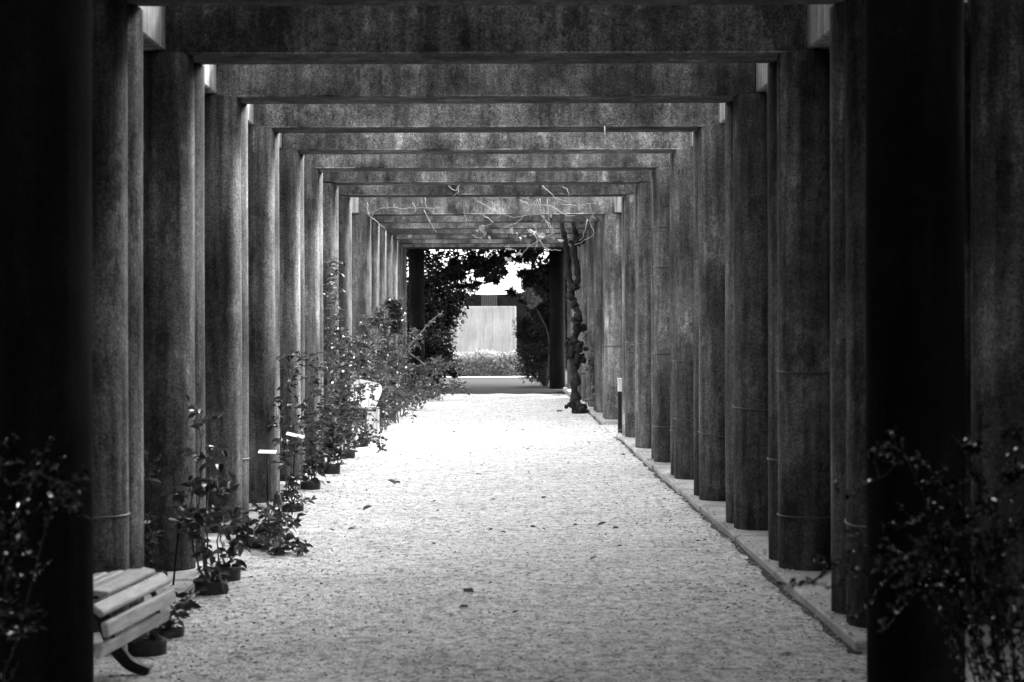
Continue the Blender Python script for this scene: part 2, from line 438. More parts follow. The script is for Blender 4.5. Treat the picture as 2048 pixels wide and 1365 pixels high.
def pot(parent, r=.12, h=.08, tilt=0):
    b = MB(); n = 28; prof = [(r*.97, -.01), (r*.99, h*.5), (r*1.02, h), (r*.95, h+.001), (r*.92, h*.55)]
    vs = []; fs = []
    for (q, z) in prof:
        for k in range(n):
            th = 2*math.pi*k/n; vs.append((q*math.cos(th), q*math.sin(th), z+tilt*q*math.cos(th+.5)+.002*math.sin(3*th)))
    for i in range(len(prof)-1):
        for k in range(n): fs.append((i*n+k, i*n+(k+1) % n, (i+1)*n+(k+1) % n, (i+1)*n+k))
    b.add(vs, fs, True)
    o = b.build('pot', M['pot'], parent)
    s = MB(); s.add([(r*.93*math.cos(2*math.pi*k/n), r*.93*math.sin(2*math.pi*k/n), h*.6+tilt*r*math.cos(2*math.pi*k/n+.5)) for k in range(n)], [tuple(range(n))])
    rg = random.Random(int(r*1000)+int(h*999))
    for k in range(14):
        a = rg.uniform(0, 6.28); q = r*.7*rg.random(); s.blob((q*math.cos(a), q*math.sin(a), h*.6), .012+.012*rg.random(), rg, 6, 4)
    s.build('soil', M['soil'], parent)
    return o
def rose(px, py, label, canes, seed, potr=.12, poth=.08, dens=14, L=.05, r0=.006, bare=False, tilt=0, leafm='leaf', side=.12, cat='rose', name='climbing_rose', group=None, usepot=True, wx=None, base=.0):
    """canes: list of control points given as photo pixels (x, y, depth offset) with base at px,py"""
    D = gD(py, base); b0 = P(px, py, D)
    if wx is not None: b0.x = wx
    root = empty(name, (b0.x, D, base), label, cat, group)
    rg = random.Random(seed); st = MB(); lf = MB(); off = Vector((b0.x, D, base))
    for cn in canes:
        ctrl = [Vector((rg.uniform(-.03, .03), rg.uniform(-.03, .03), .02))]
        for (x, y, dd) in cn: ctrl.append(P(x, y, D+dd)-off)
        cane(st, lf, ctrl, r0*rg.uniform(.8, 1.2), rg, dens, L, side)
    if usepot: pot(root, potr, poth, tilt)
    st.build('stem', M['stem'], root)
    if lf.v: lf.build('leaves', M[leafm], root)
    return root
rose(293, 1303, 'low leafy rose in a black pot ring directly behind the bench leg', [[(300,1260,0),(310,1225,.1)],[(280,1265,0),(262,1235,.1)],[(285,1280,0),(250,1270,.05)]], 1, .095, 0.065, dens=26, L=.045)
rose(330, 1270, 'sparse rose in a thin tilted black pot ring touching the bench end', [[(350,1235,0),(368,1205,.05),(352,1190,.1)],[(320,1245,0),(300,1235,.1)],[(345,1240,0),(372,1215,0)]], 2, .095, 0.030, dens=22, tilt=.12, L=.05)
rose(268, 1190, 'dim climbing rose on the dark left column rising behind the bench', [[(278,1100,0),(262,1000,0),(270,860,0)],[(288,1120,0),(300,1060,.1),(270,1010,.1)],[(262,1120,0),(285,980,.1),(292,905,.1)],[(250,1150,0),(240,1080,0)]], 3, dens=24, L=.06, usepot=False, r0=.007)
rose(420, 1186, 'leggy climbing rose in the wide black pot ring beside the dark label stake', [[(402,1100,0),(396,1000,.1),(402,900,.2),(408,830,.2)],[(392,1120,0),(380,1020,.1),(388,960,.1)],[(412,1060,0),(418,960,.1),(428,880,.1)],[(400,1080,0),(385,1010,0)]], 4, .095, 0.075, dens=13, L=.07, r0=.008, side=.15)
rose(450, 1158, 'twiggy open rose in the black pot ring just beyond the wide one', [[(440,1080,0),(424,1010,.1)],[(470,1095,0),(497,1045,0)],[(465,1110,0),(482,1080,-.1)],[(435,1100,0),(445,1010,0),(430,950,.1)]], 5, .095, 0.085, dens=9, L=.07)
rose(508, 1092, 'bushy rose whose leafy branch droops low across the gravel', [[(535,1085,-.1),(570,1090,-.3),(607,1112,-.5)],[(530,1060,0),(560,1040,0),(592,1065,0)],[(490,1060,0),(470,1030,0)],[(510,1050,0),(520,1020,.1)],[(525,1090,-.2),(545,1110,-.4),(560,1120,-.45)]], 6, .095, 0.085, dens=26, L=.065)
rose(535, 1078, 'short rose in a deep black pot next to the pale label stake', [[(528,1030,0),(515,1000,0)],[(555,1045,0),(578,1035,0)],[(540,1040,0),(545,1010,0)]], 7, .095, 0.085, dens=24, L=.055)
rose(584, 1022, 'tall thin rose climbing the pale left column behind the second label', [[(575,960,.1),(562,880,.2),(572,780,.3),(568,705,.4)],[(590,980,0),(600,900,.1),(590,850,.2)],[(575,990,0),(560,980,0)],[(598,1000,0),(620,1008,0)],[(570,960,0),(562,820,.3),(590,740,.4)]], 8, .095, 0.060, dens=14, L=.06, r0=.006)
rose(620, 980, 'upright rose with long dark canes in the fifth black pot', [[(612,900,.1),(602,840,.2),(615,760,.3),(600,700,.4)],[(635,920,0),(650,840,.1),(655,770,.2)],[(628,900,0),(622,820,.1)],[(625,930,0),(605,900,.1)],[(640,930,0),(665,900,.1)]], 9, .095, 0.085, dens=26, L=.06)
rose(662, 945, 'full bushy rose in a black pot left of the white stand', [[(650,880,0),(640,800,.1),(650,700,.2)],[(672,880,0),(690,820,.1),(700,760,.2)],[(660,880,0),(668,800,.2),(675,700,.4)],[(680,910,0),(705,880,.1)],[(655,900,0),(632,860,.2)]], 10, .095, 0.085, dens=40, L=.055)
rose(694, 915, 'tallest climbing rose reaching high up the left columns', [[(672,830,.1),(668,700,.3),(664,600,.4),(662,522,.5)],[(690,850,0),(700,760,.2),(685,660,.4)],[(705,870,0),(735,880,0),(765,900,-.3)],[(680,840,.1),(690,720,.4),(672,640,.6)],[(700,860,0),(715,800,.2),(720,700,.4)],[(672,740,.2),(650,668,.3),(618,640,.3),(596,662,.3)]], 11, .095, 0.085, dens=34, L=.055)
rose(722, 893, 'thin rose growing right in front of the white stand and veiling it', [[(712,840,0),(705,790,0),(700,755,0)],[(728,850,0),(738,800,0),(750,765,0)],[(720,850,0),(722,800,0),(728,762,0)],[(735,870,0),(752,840,0)]], 12, .095, .085, dens=22, L=.05)
# large sprawling roses between the crossing and the far end
big = [(735,880,26.5,'broad rose bush crowding round the white information stand'),
       (762,862,28.5,'dense rose bush just past the white stand with pale upper leaves'),
       (785,848,30.5,'rose bush with the dark leafy clump standing tall against far columns'),
       (800,835,33,'sprawling rose bush with long bare cane arching to the upper right'),
       (822,820,36,'low sprawling rose bush spilling furthest onto the gravel'),
       (850,802,40,'small dark rose bush at the left foot of the far gateway')]
for i, (x, y, D, lab) in enumerate(big):
    D = gD(y); rg = random.Random(40+i); bx = (x-VX)*D/F
    root = empty('rose_bush', (bx, D, 0), lab, 'rose bush', 'sprawling rose bushes along the left columns')
    st = MB(); lf = MB(); H = [1.35,1.6,1.95,1.6,.95,.75][i]; Wd = [.5,.55,.5,.6,.85,.7][i]
    for k in range([12,13,12,11,13,9][i]):
        a = rg.uniform(0, 6.28); q = Wd*rg.uniform(.3, 1.0); h = H*rg.uniform(.45, 1.0)
        if rg.random() < .35: h *= .45
        dx = q*math.cos(a)*1.05+(-.12 if h > 1 else .1); dy = q*math.sin(a)*1.3
        dx = max(dx-.12*(h > .7), -1.78-bx)
        ctrl = [(rg.uniform(-.1,.1), rg.uniform(-.1,.1), .02), (dx*.35, dy*.35, h*.6), (dx*.75, dy*.75, h), (dx*1.15, dy*1.1, h*rg.uniform(.75,.98))]
        cane(st, lf, ctrl, .007, rg, 17, .07, .14)
    if i == 2:
        for k in range(4): cane(st, lf, [(0,0,.1), (.0,0,1.0), (rg.uniform(-.1,.12), 0, 1.6), (rg.uniform(-.12,.14), 0, 1.9)], .007, rg, 50, .06, .10, .55)
    if i == 3:
        cn = MB(); cane(cn, lf, [(0,0,.1), (.0,0,.7), P(815,700,D)-Vector((bx,D,0)), P(850,655,D)-Vector((bx,D,0)), P(886,622,D)-Vector((bx,D,0))], .013, rg, 14, .05, .06, .3)
        cane(cn, lf, [(0,0,.1), P(795,740,D)-Vector((bx,D,0)), P(800,690,D)-Vector((bx,D,0)), P(830,715,D)-Vector((bx,D,0)), P(858,735,D)-Vector((bx,D,0)), P(872,742,D)-Vector((bx,D,0))], .01, rg, 14, .05, .08, .4)
        cane(cn, lf, [(0,0,.1), P(780,775,D)-Vector((bx,D,0)), P(820,740,D)-Vector((bx,D,0)), P(852,728,D)-Vector((bx,D,0)), P(882,722,D)-Vector((bx,D,0))], .01, rg, 12, .05, .06, .4)
        cn.build('cane', M['twig'], root)
    st.build('stem', M['stem'], root); lf.build('leaves', M['leaf'], root)

# little climbers on the right hand columns
def sprig(name, label, cat, base, lines, seed, leafm, stemm, L, dens, r0=.003, group=None, side=.06, kindgrp=None):
    root = empty(name, base, label, cat, group); rg = random.Random(seed); st = MB(); lf = MB(); bs = Vector(base)
    for ln in lines: cane(st, lf, [p-bs for p in ln], r0, rg, dens, L, side, .1)
    st.build('stem', M[stemm], root)
    if lf.v: lf.build('leaves', M[leafm], root)
    return root
D = FD(7)-.05
sprig('climber_shoot', 'short pale leafy shoot clinging high on the wired right column', 'climber', P(1333,592,D), [[P(1333,592,D),P(1326,570,D),P(1336,525,D-.02)],[P(1330,570,D),P(1318,580,D-.02)]], 61, 'leafpale', 'twig', .045, 45)
D = FD(8)-.1
sprig('climber_shoot', 'horizontal leafy shoot poking left across the wired right columns', 'climber', P(1312,700,D), [[P(1312,700,D),P(1290,702,D-.03),P(1262,718,D-.1)],[P(1295,702,D),P(1300,712,D)]], 62, 'leafpale', 'twig', .05, 40)
D = gD(905)
sprig('weed', 'small dark weed sprouting at the right kerb edge below the wired columns', 'weed', P(1292,908,D), [[P(1292,908,D),P(1298,880,D),P(1304,862,D)],[P(1292,908,D),P(1285,890,D)],[P(1292,908,D),P(1278,900,D)]], 63, 'leaf', 'stem', .06, 60)
D = FD(12)
sprig('climber', 'thin leafy climber on the column beside the gnarled vine trunk', 'climber', P(1180,815,D), [[P(1180,815,D),P(1178,760,D),P(1172,700,D),P(1168,665,D)],[P(1182,800,D),P(1184,750,D),P(1178,690,D)],[P(1174,760,D),P(1160,735,D-.1)],[P(1180,740,D),P(1192,720,D)]], 64, 'leafpale', 'twig', .06, 22)

# ------------------------------------------------------------ gnarled vine trunk on the right, and its hanging twigs
D = gD(828); base = P(1160, 828, D)
tr = empty('vine_tree', base, 'gnarled old vine trunk full of burls forking up through the beams on the right', 'vine')
L_ = lambda x, y, dd=0: P(x, y, D+dd)-base
rg = random.Random(5)
b = MB()
trunk = curve_pts([L_(1157,835), L_(1152,800), L_(1148,770), L_(1150,735), L_(1146,700), L_(1152,660), L_(1158,635), L_(1150,610), L_(1142,590), L_(1144,572)], 5)
trunk = wig(trunk, rg, .012)
b.tube(trunk, [.08*(1+.25*math.sin(i*1.3)+rg.uniform(-.15,.15))*(1-.006*i) for i in range(len(trunk))], 12)
lb = wig(curve_pts([L_(1144,580), L_(1137,545), L_(1135,510), L_(1129,475), L_(1124,440,.1), L_(1121,415,.2)], 5), rg, .008)
b.tube(lb, [.06*(1+.15*math.sin(i*1.7))*(1-.01*i) for i in range(len(lb))], 10)
rb = wig(curve_pts([L_(1144,580), L_(1156,560), L_(1153,530), L_(1150,500), L_(1153,470), L_(1147,440,.1), L_(1150,410,.2)], 5), rg, .008)
b.tube(rb, [.055*(1+.2*math.sin(i*1.9))*(1-.01*i) for i in range(len(rb))], 10)
b.build('trunk', M['bark'], tr)
for (x, y, q, rr_, n) in ((1157,655,9,.055,14), (1150,690,15,.055,40), (1150,716,13,.055,26), (1146,575,7,.05,8), (1154,480,9,.06,16), (1158,822,20,.06,34), (1152,790,6,.04,6), (1148,640,6,.04,5)):
    b = MB()
    for k in range(n):
        b.blob(L_(x+rg.gauss(0, q*.55), y+rg.gauss(0, q*.5), rg.gauss(0, .07)), rr_*rg.uniform(.5, 1.1), rg, 9, 6, .3)
    b.build('burl', M['bark'], tr)
b = MB(); lf = MB()
for (pts, r) in (([(1160,470),(1172,460),(1185,430)], .008), ([(1158,480),(1148,470),(1175,440),(1192,400)], .006), ([(1165,820),(1180,800),(1190,812)], .01), ([(1160,815),(1175,822),(1188,828)], .01), ([(1172,700),(1165,690),(1152,690)], .006)):
    cane(b, lf, [L_(x, y) for (x, y) in pts], r, rg, 6, .05, .08)
b.build('twigs', M['stem'], tr); lf.build('leaves', M['leaf'], tr)
vn = empty('hanging_vine', P(1120, 470, 25), 'tangled pale vine with a few leaves hanging under the beams right of centre', 'vine')
bs = Vector(vn.location); b = MB(); lf = MB()
vines = [[(955,402),(985,420),(1030,435),(1085,428),(1120,430)],[(1000,460),(1040,440),(1075,400),(1060,440)],[(1085,372),(1110,395),(1140,406)],[(1125,410),(1160,411),(1190,408)],[(1126,375),(1135,380),(1138,395)],
         [(1080,398),(1082,430),(1100,450),(1108,470)],[(1075,400),(1090,440),(1105,465)],[(1095,400),(1098,445),(1112,462)],[(1106,468),(1078,482),(1052,500),(1040,515)],[(1068,450),(1085,490),(1100,500),(1122,502)],
         [(1190,425),(1180,445),(1188,465),(1175,480),(1150,490)],[(1175,440),(1165,475),(1160,482)],[(990,372),(1005,385),(1022,394)],[(1040,400),(1060,410),(1100,412)],[(965,430),(985,446),(960,455)],[(975,415),(1000,430),(990,436)],[(1180,410),(1186,430),(1192,440)],
         [(925,392),(928,420),(935,452)],[(945,470),(965,478)],[(1245,370),(1252,390),(1262,400)],[(1100,412),(1130,430),(1150,432)],[(1055,460),(1075,480),(1070,500)]]
for i, v in enumerate(vines):
    dd = 25+rg.uniform(-1.2, 1.2); pts = []
    for k, (x, y) in enumerate(v):
        q = P(x, y, dd+rg.uniform(-.05, .05)); pts.append(q-bs)
    pp = wig(curve_pts(pts, 4), rg, .006); b.tube(pp, [.0075*(1-.5*k/len(pp)) for k in range(len(pp))], 5); b.build('stem', M['twig'], vn); b = MB()
for (x, y, q, n) in ((965,458,22,7), (1045,400,18,8), (1015,408,8,4), (1090,440,20,8), (1030,465,25,8), (1085,465,12,5), (1030,508,22,14), (1060,475,14,5), (1105,478,10,4)):
    for k in range(n):
        p = P(x+rg.gauss(0, q*.6), y+rg.gauss(0, q*.4), 25+rg.uniform(-.8, .6))-bs
        l = rg.uniform(.05, .11); lf.leaf(p, rdir(rg, -.5), rdir(rg, .2), l, l*.8, .15)
lf.build('leaves', M['leafpale'], vn)
vn = empty('hanging_vine', P(740, 430, 24), 'long thin bare vine hanging from the beams at upper left of the walk', 'vine')
bs = Vector(vn.location); b = MB()
for v in ([(735,405),(738,430),(760,448),(772,460)], [(742,434),(755,420),(780,415)], [(780,415),(830,417),(880,416)], [(825,405),(832,420),(826,426)], [(850,395),(852,415),(868,424)], [(848,420),(860,445),(875,468)], [(898,372),(912,382),(920,370)], [(918,372),(915,385),(906,393)]):
    pp = wig(curve_pts([P(x, y, 24)-bs for (x, y) in v], 4), rg, .005); b.tube(pp, [.007*(1-.5*k/len(pp)) for k in range(len(pp))], 5); b.build('stem', M['twig'], vn); b = MB()
b = MB(); p = P(1210, 248, FD(4)+.1); q = P(1211, 270, FD(4)+.1)
b.tube([p-p, (q-p)], .006, 6); b.add([(-.02,-.01,.012),(.02,-.01,.012),(.02,.01,.012),(-.02,.01,.012)], [(0,1,2,3)])
tag(b.build('hook', M['white'], None, p), 'small white hook hanging below a crossbeam to the right of centre', 'hook')

# ------------------------------------------------------------ bench
D1, Dm, Dz = 7.72, 8.2, 8.72
bn = empty('garden_bench', (-1.635, Dm, 0), 'curved wooden slatted bench with black metal legs half hidden by the dark left column', 'bench', rz=-math.atan2(.115, 1.0))
# profile of slats in local x (towards the path = +) and z
prof = [(.10,.255,-72), (.128,.335,-12+90-168), (.095,.405,-42)]
slats = [(.098,.250,104), (.126,.338,80), (.090,.416,40), (.012,.447,12), (-.058,.442,-3), (-.135,.434,-8), (-.212,.424,-8), (-.29,.418,0), (-.366,.428,16), (-.436,.462,34), (-.49,.52,58), (-.52,.595,72), (-.54,.675,76)]
for (x, z, a) in slats:
    b = MB()
    Mx = Matrix.Translation((x, 0, z)) @ Matrix.Rotation(R(a), 4, 'Y')
    b.box(-.032, .032, -.5, .5, -.014, .014, Mx, c=.007); b.build('slat', M['wood'], bn)
for yy in (-.33, .33):
    b = MB()
    path = curve_pts([(.10,yy,.25), (.10,yy,.335), (.068,yy,.385), (.01,yy,.412), (-.06,yy,.418), (-.21,yy,.402), (-.30,yy,.398), (-.37,yy,.408), (-.42,yy,.44), (-.467,yy,.52), (-.505,yy,.66)], 4)
    for i in range(len(path)-1):
        pass
    b.tube(path, .014, 6)
    b.build('frame', M['black'], bn)
    for (c4) in ([(-.16,.40),(-.15,.28),(-.11,.15),(-.03,.05),(.06,.012)], [(-.33,.40),(-.34,.28),(-.38,.15),(-.46,.05),(-.53,.012)]):
        b = MB(); pts = curve_pts([(x, yy, z) for (x, z) in c4], 5)
        n = len(pts); vs = []; fs = []
        for i, p in enumerate(pts):
            t = (pts[min(i+1, n-1)]-pts[max(i-1, 0)]).normalized(); nn = Vector((-t.z, 0, t.x)); wd = .04*(1-.5*i/n)
            for sgn, yo in ((1,-.018), (1,.018), (-1,.018), (-1,-.018)): vs.append(p+nn*wd*sgn+Vector((0, yo, 0)))
        for i in range(n-1):
            for k in range(4): fs.append((i*4+k, i*4+(k+1) % 4, i*4+4+(k+1) % 4, i*4+4+k))
        fs += [(3,2,1,0), tuple((n-1)*4+k for k in range(4))]
        b.add(vs, fs); b.build('leg', M['black'], bn)
b = MB(); b.box(-.05, .035, -.40, -.27, .452, .466, Matrix.Rotation(R(4), 4, 'Y'), c=.003); o = b.build('dark_plate', M['black'], bn)  # thin dark box on a seat slat

# ------------------------------------------------------------ plant labels on stakes
def stake(px, py, tx, ty, wpx, label, dark=False, roll=.1):
    D = gD(py); b0 = P(px, py, D); t0 = P(tx, ty, D)-Vector((b0.x, D, 0))
    r = empty('plant_label', (b0.x, D, 0), label, 'plant label', 'plant labels on thin stakes')
    b = MB(); b.tube([(0,0,-.02), (t0.x*.5, 0, t0.z*.5), (t0.x, 0, t0.z-.01)], .0065, 6); b.build('stake', M['black'], r)
    w_ = wpx*D/F/2; b = MB()
    b.box(-w_, w_, -.045, .045, -.002, .002, Matrix.Translation(t0) @ Matrix.Rotation(roll, 4, 'Y') @ Matrix.Rotation(R(-2) if dark else R(12), 4, 'X'), c=.001)
    b.build('plate', M['label'], r); return r
stake(536, 1062, 534, 903, 36, 'white plant label on a straight stake, nearest of the bright ones', roll=.03)
stake(584, 1006, 590, 870, 36, 'tilted white plant label in front of a leafy column, farther of the bright ones', roll=.22)
stake(343, 1185, 358, 1041, 42, 'dim plant label seen edge on above the wooden bench', True, roll=.25)

# short ribbed post by the pots
D = gD(1062); p = P(548, 1062, D)
po = empty('garden_tap_post', (p.x, D+.2, 0), 'short dark ribbed standpipe post behind the pale label stake', 'post')
b = MB(); b.lathe([(.028,0),(.030,.06),(.026,.07),(.031,.08),(.031,.11),(.024,.12),(.024,.15)], 20); b.build('shaft', M['black'], po)
b = MB(); b.lathe([(.024,.15),(.033,.16),(.034,.20),(.032,.23),(.024,.24),(.028,.25),(.028,.262),(.015,.27),(.010,.29)], 20); b.build('cap', plain('dark_rubber', .05, .5), po)

# bollard light
D = gD(866); p = P(1241, 866, D); x = p.x
bo = empty('bollard_light', (x, D, 0), 'slim black bollard light with a white head at the gap in the right colonnade', 'bollard')
b = MB(); b.box(-.042, .042, -.042, .042, -.02, .585, c=.004); b.build('post', M['black'], bo)
b = MB(); b.box(-.040, .040, -.040, .040, .585, .755, c=.004); b.build('lamp_head', M['white'], bo)
b = MB(); b.box(-.043, .043, -.043, .043, .755, .772, c=.003); b.build('cap', M['white'], bo)

# white information stand among the roses
D = gD(884); p = P(745, 884, D)
ls = empty('information_stand', (p.x, D, 0), 'white information stand with sloping panel tangled in rose leaves', 'information stand')
b = MB(); b.box(-.075, .045, -.07, .07, -.02, .40, c=.006); b.build('pedestal', M['white'], ls)
b = MB(); b.box(.0455, .085, -.055, .07, -.02, .46, c=.005); b.build('side_plate', M['white'], ls)
b = MB(); Mp = Matrix.Translation((-.10, -.02, .63)) @ Matrix.Rotation(R(-40), 4, 'X') @ Matrix.Rotation(R(14), 4, 'Y')
out = []
for (cx, cz, a0, r) in ((.10,.11,0,.10), (-.11,.12,90,.10), (-.12,-.14,180,.07), (.12,-.14,270,.07)):
    for k in range(7): out.append((cx+r*math.cos(R(a0+15*k)), cz+r*math.sin(R(a0+15*k))))
n = len(out); vs = [Mp @ Vector((x, y, z)) for y in (-.02, .02) for (x, z) in out]
b.add(vs, [tuple(range(n)), tuple(range(2*n-1, n-1, -1))]+[(k, n+k, n+(k+1) % n, (k+1) % n) for k in range(n)]); b.build('panel', M['white'], ls)

# ------------------------------------------------------------ foreground shrubs, dim at both edges
def arch_shrub(name, label, base, tips, seed, n_leaf=72, L=.024, r0=.004):
    root = empty(name, base, label, 'shrub'); rg = random.Random(seed); st = MB(); lf = MB(); bs = Vector(base)
    for (mid, tip) in tips:
        pts = wig(curve_pts([Vector((rg.uniform(-.08,.08), rg.uniform(-.08,.08), .0)), mid-bs, tip-bs], 10), rg, .006)
        st.tube(pts, [r0*(1-.6*i/len(pts)) for i in range(len(pts))], 4)
        for q in range(n_leaf):
            t = .18+.82*q/n_leaf; x = t*(len(pts)-1); i = min(int(x), len(pts)-2); p = pts[i].lerp(pts[i+1], x-i)
            d = (pts[i+1]-pts[i]).normalized(); sd_ = d.cross(UP).normalized()*(1 if q % 2 else -1)
            dd = (d*.5+sd_+UP*rg.uniform(-.1,.9)+rdir(rg, 0)*.3).normalized(); l = L*rg.uniform(.7, 1.4)
            lf.leaf(p, dd, (UP+rdir(rg, 0)*.6).normalized(), l, l*.55)
            if q % 7 == 0:
                e = p+(dd+UP*.2)*.09; st.tube([p, e], [.002, .001], 3, False)
                for z in range(9):
                    pp = p.lerp(e, (z+1)/9); lf.leaf(pp, (dd*.4+rdir(rg, .1)).normalized(), (UP+rdir(rg,0)*.6).normalized(), l*.9, l*.5)
    st.build('stem', M['black'], root); lf.build('leaves', M['gloss'], root)
rg = random.Random(8); Df = 6.1
tips = [(P(1800,1120,Df),P(1600,1172,Df+.3)), (P(1880,960,Df),P(1690,1000,Df+.1)), (P(1830,960,Df),P(1735,922,Df)), (P(1850,1170,Df),P(1650,1180,Df+.2)), (P(1900,1100,Df),P(1700,1245,Df)),
        (P(1960,960,Df),P(1940,905,Df)), (P(2000,930,Df),P(2046,890,Df)), (P(1880,1150,Df),P(1720,1150,Df)), (P(1900,1180,Df),P(1760,1270,Df)), (P(1950,1060,Df),P(1800,1060,Df)),
        (P(1980,1020,Df),P(1880,980,Df)), (P(2010,1120,Df),P(1930,1260,Df)), (P(2030,1030,Df),P(2020,960,Df)), (P(1960,1200,Df),P(1850,1200,Df)), (P(2000,1150,Df),P(2048,1060,Df)), (P(1930,1130,Df),P(1790,1180,Df-.2)),
        (P(1900,1150,Df),P(1780,1215,Df)), (P(1960,1140,Df),P(1860,1150,Df-.1)), (P(2010,1200,Df),P(1990,1310,Df)), (P(1990,1050,Df),P(1900,1090,Df))]
arch_shrub('shrub', 'dark small leaved shrub arching in front of the black right column', P(2040, 1640, Df), tips, 71)
tips = []
for k in range(9):
    x = rg.uniform(-20, 165); y = rg.uniform(965, 1290); tips.append((P(x-60, y-30, Df), P(x, y, Df+rg.uniform(-.2,.2))))
arch_shrub('shrub', 'dark small leaved shrub glinting in front of the black left column', P(-60, 1640, Df), tips, 72)

# ------------------------------------------------------------ background beyond the far gateway
def tree(name, label, base, trunk_h, crown, seed, nleaf, L, leafm='leafdark', cat='tree', trunk_r=.16, clumps=60, aspect=.5, group=None):
    """crown: list of (centre xyz relative, radii) ellipsoids filled with leaf clumps"""
    root = empty(name, base, label, cat, group); rg = random.Random(seed)
    b = MB(); top = Vector((rg.uniform(-.2,.2), rg.uniform(-.2,.2), trunk_h))
    pts = wig(curve_pts([(0,0,-.1), (rg.uniform(-.1,.1), 0, trunk_h*.5), top], 5), rg, .02)
    b.tube(pts, [trunk_r*(1-.5*i/len(pts)) for i in range(len(pts))], 9)
    lf = MB(); vf = lambda q: (q[0]*q[1]*q[2])**.62; tot = sum(vf(c[1]) for c in crown)
    for (c, rr) in crown:
        c = Vector(c); b.tube(curve_pts([top-UP*.1, top.lerp(c, .5)+UP*.1, c], 4), [trunk_r*.5]*3+[trunk_r*.35]*3+[trunk_r*.15]*3, 5)
        nc = max(3, int(clumps*vf(rr)/tot)); per = int(nleaf*vf(rr)/tot/nc)
        for q in range(nc):
            d = rdir(rg, 0); k = rg.random()**.33
            cc = c+Vector((d.x*rr[0], d.y*rr[1], d.z*rr[2]))*k*.95
            cr = min(rr)*rg.uniform(.2, .42)
            b.tube([c.lerp(cc, .3), cc], [.015, .006], 4, False)
            for z in range(per):
                p = cc+rdir(rg, 0)*cr*rg.random()**.5
                if p.z+base[2] < .02: continue
                l = L*rg.uniform(.6, 1.4)
                lf.leaf(p, rdir(rg, -.2), rdir(rg, .4), l, l*aspect)
    b.build('trunk', M['bark'], root); lf.build('crown', M[leafm], root)
    return root
tree('tree', 'dark broadleaf tree on the left overhanging the wall beyond the far gateway', (-2.6, 48, 0), 2.0,
     [((1.35,0,2.35),(.85,1.4,1.1)), ((.2,-.4,3.4),(1.9,2.0,1.2)), ((2.1,-.3,2.9),(.7,1.0,.5)), ((2.6,.2,3.15),(.75,1.3,.5)), ((2.75,.0,2.95),(.4,1.0,.35)), ((2.35,.5,3.15),(.8,.6,.3)), ((3.2,.3,3.25),(.5,.6,.2)), ((2.82,0,2.6),(.13,.3,.2)), ((2.35,0,2.5),(.12,.3,.13)), ((.9,-1.0,4.6),(2.5,3,1.2)), ((-1.0,0,2.2),(1.6,1.8,1.8))], 81, 26000, .10, clumps=430)
tree('shrub', 'tall dark laurel filling the left side below the overhanging tree', (-1.62, 47, 0), .8,
     [((0,0,.95),(.75,1.1,.95)), ((.35,.2,1.85),(.58,.8,.6)), ((.05,0,.4),(.9,1.0,.45)), ((-.9,0,1.4),(.9,1,1.4))], 82, 22000, .09, cat='shrub', trunk_r=.06, clumps=330)
tree('tree', 'dark glossy tree on the right with long whorled leaves against the sky', (2.5, 48.5, 0), 1.9,
     [((-1.0,0,2.75),(.75,1.3,.9)), ((-1.0,0,3.8),(1.3,1.6,.9)), ((0,-1,4.6),(2.4,3,1.2)), ((0,0,2.2),(1.2,1.5,1.7)), ((-1.62,-.3,2.3),(.3,.6,.28)), ((1.4,0,2.2),(1.4,1.5,1.8)), ((-1.15,0,2.15),(.62,1.0,.55)), ((-1.3,.4,2.9),(.5,.6,.5))], 83, 30000, .14, clumps=300, aspect=.32)
tree('conifer_shrub', 'feathery dark conifer on the right side of the pale wall', (1.42, 47, 0), .8,
     [((0,0,.7),(.76,1.0,.72)), ((-.25,0,1.1),(.42,.6,.8)), ((-.02,0,1.3),(.68,.8,.6)), ((.2,.1,2.0),(.62,.8,.6)), ((1.0,0,1.2),(.9,1,1.3))], 84, 30000, .08, 'conif', 'shrub', .07, 330, .25)
# whorled rosette catching light
root = empty('shrub', (1.45, 45.9, 0), 'single pale rosette of long leaves catching light right of the sky gap', 'shrub')
b = MB(); c = P(1061, 597, 45.9)-Vector((1.45,45.9,0)); b.tube(curve_pts([(0,0,0),(.05,0,1.2),c], 5), .012, 5); b.build('stem', M['pot'], root)
lf = MB(); rg = random.Random(9)
for cc in (c, c+Vector((-.12,0,.05)), c+Vector((.15,.05,-.05)), c+Vector((.02,0,-.15)), c+Vector((-.02,0,.14))):
    for k in range(16):
        a = k*2.4; d = Vector((math.cos(a), -.3+.5*math.sin(a), math.sin(a)*.9)); lf.leaf(cc, d, Vector((0,-1,.5)), .16, .045, .1)
lf.build('leaves', M['leafpale'], root)
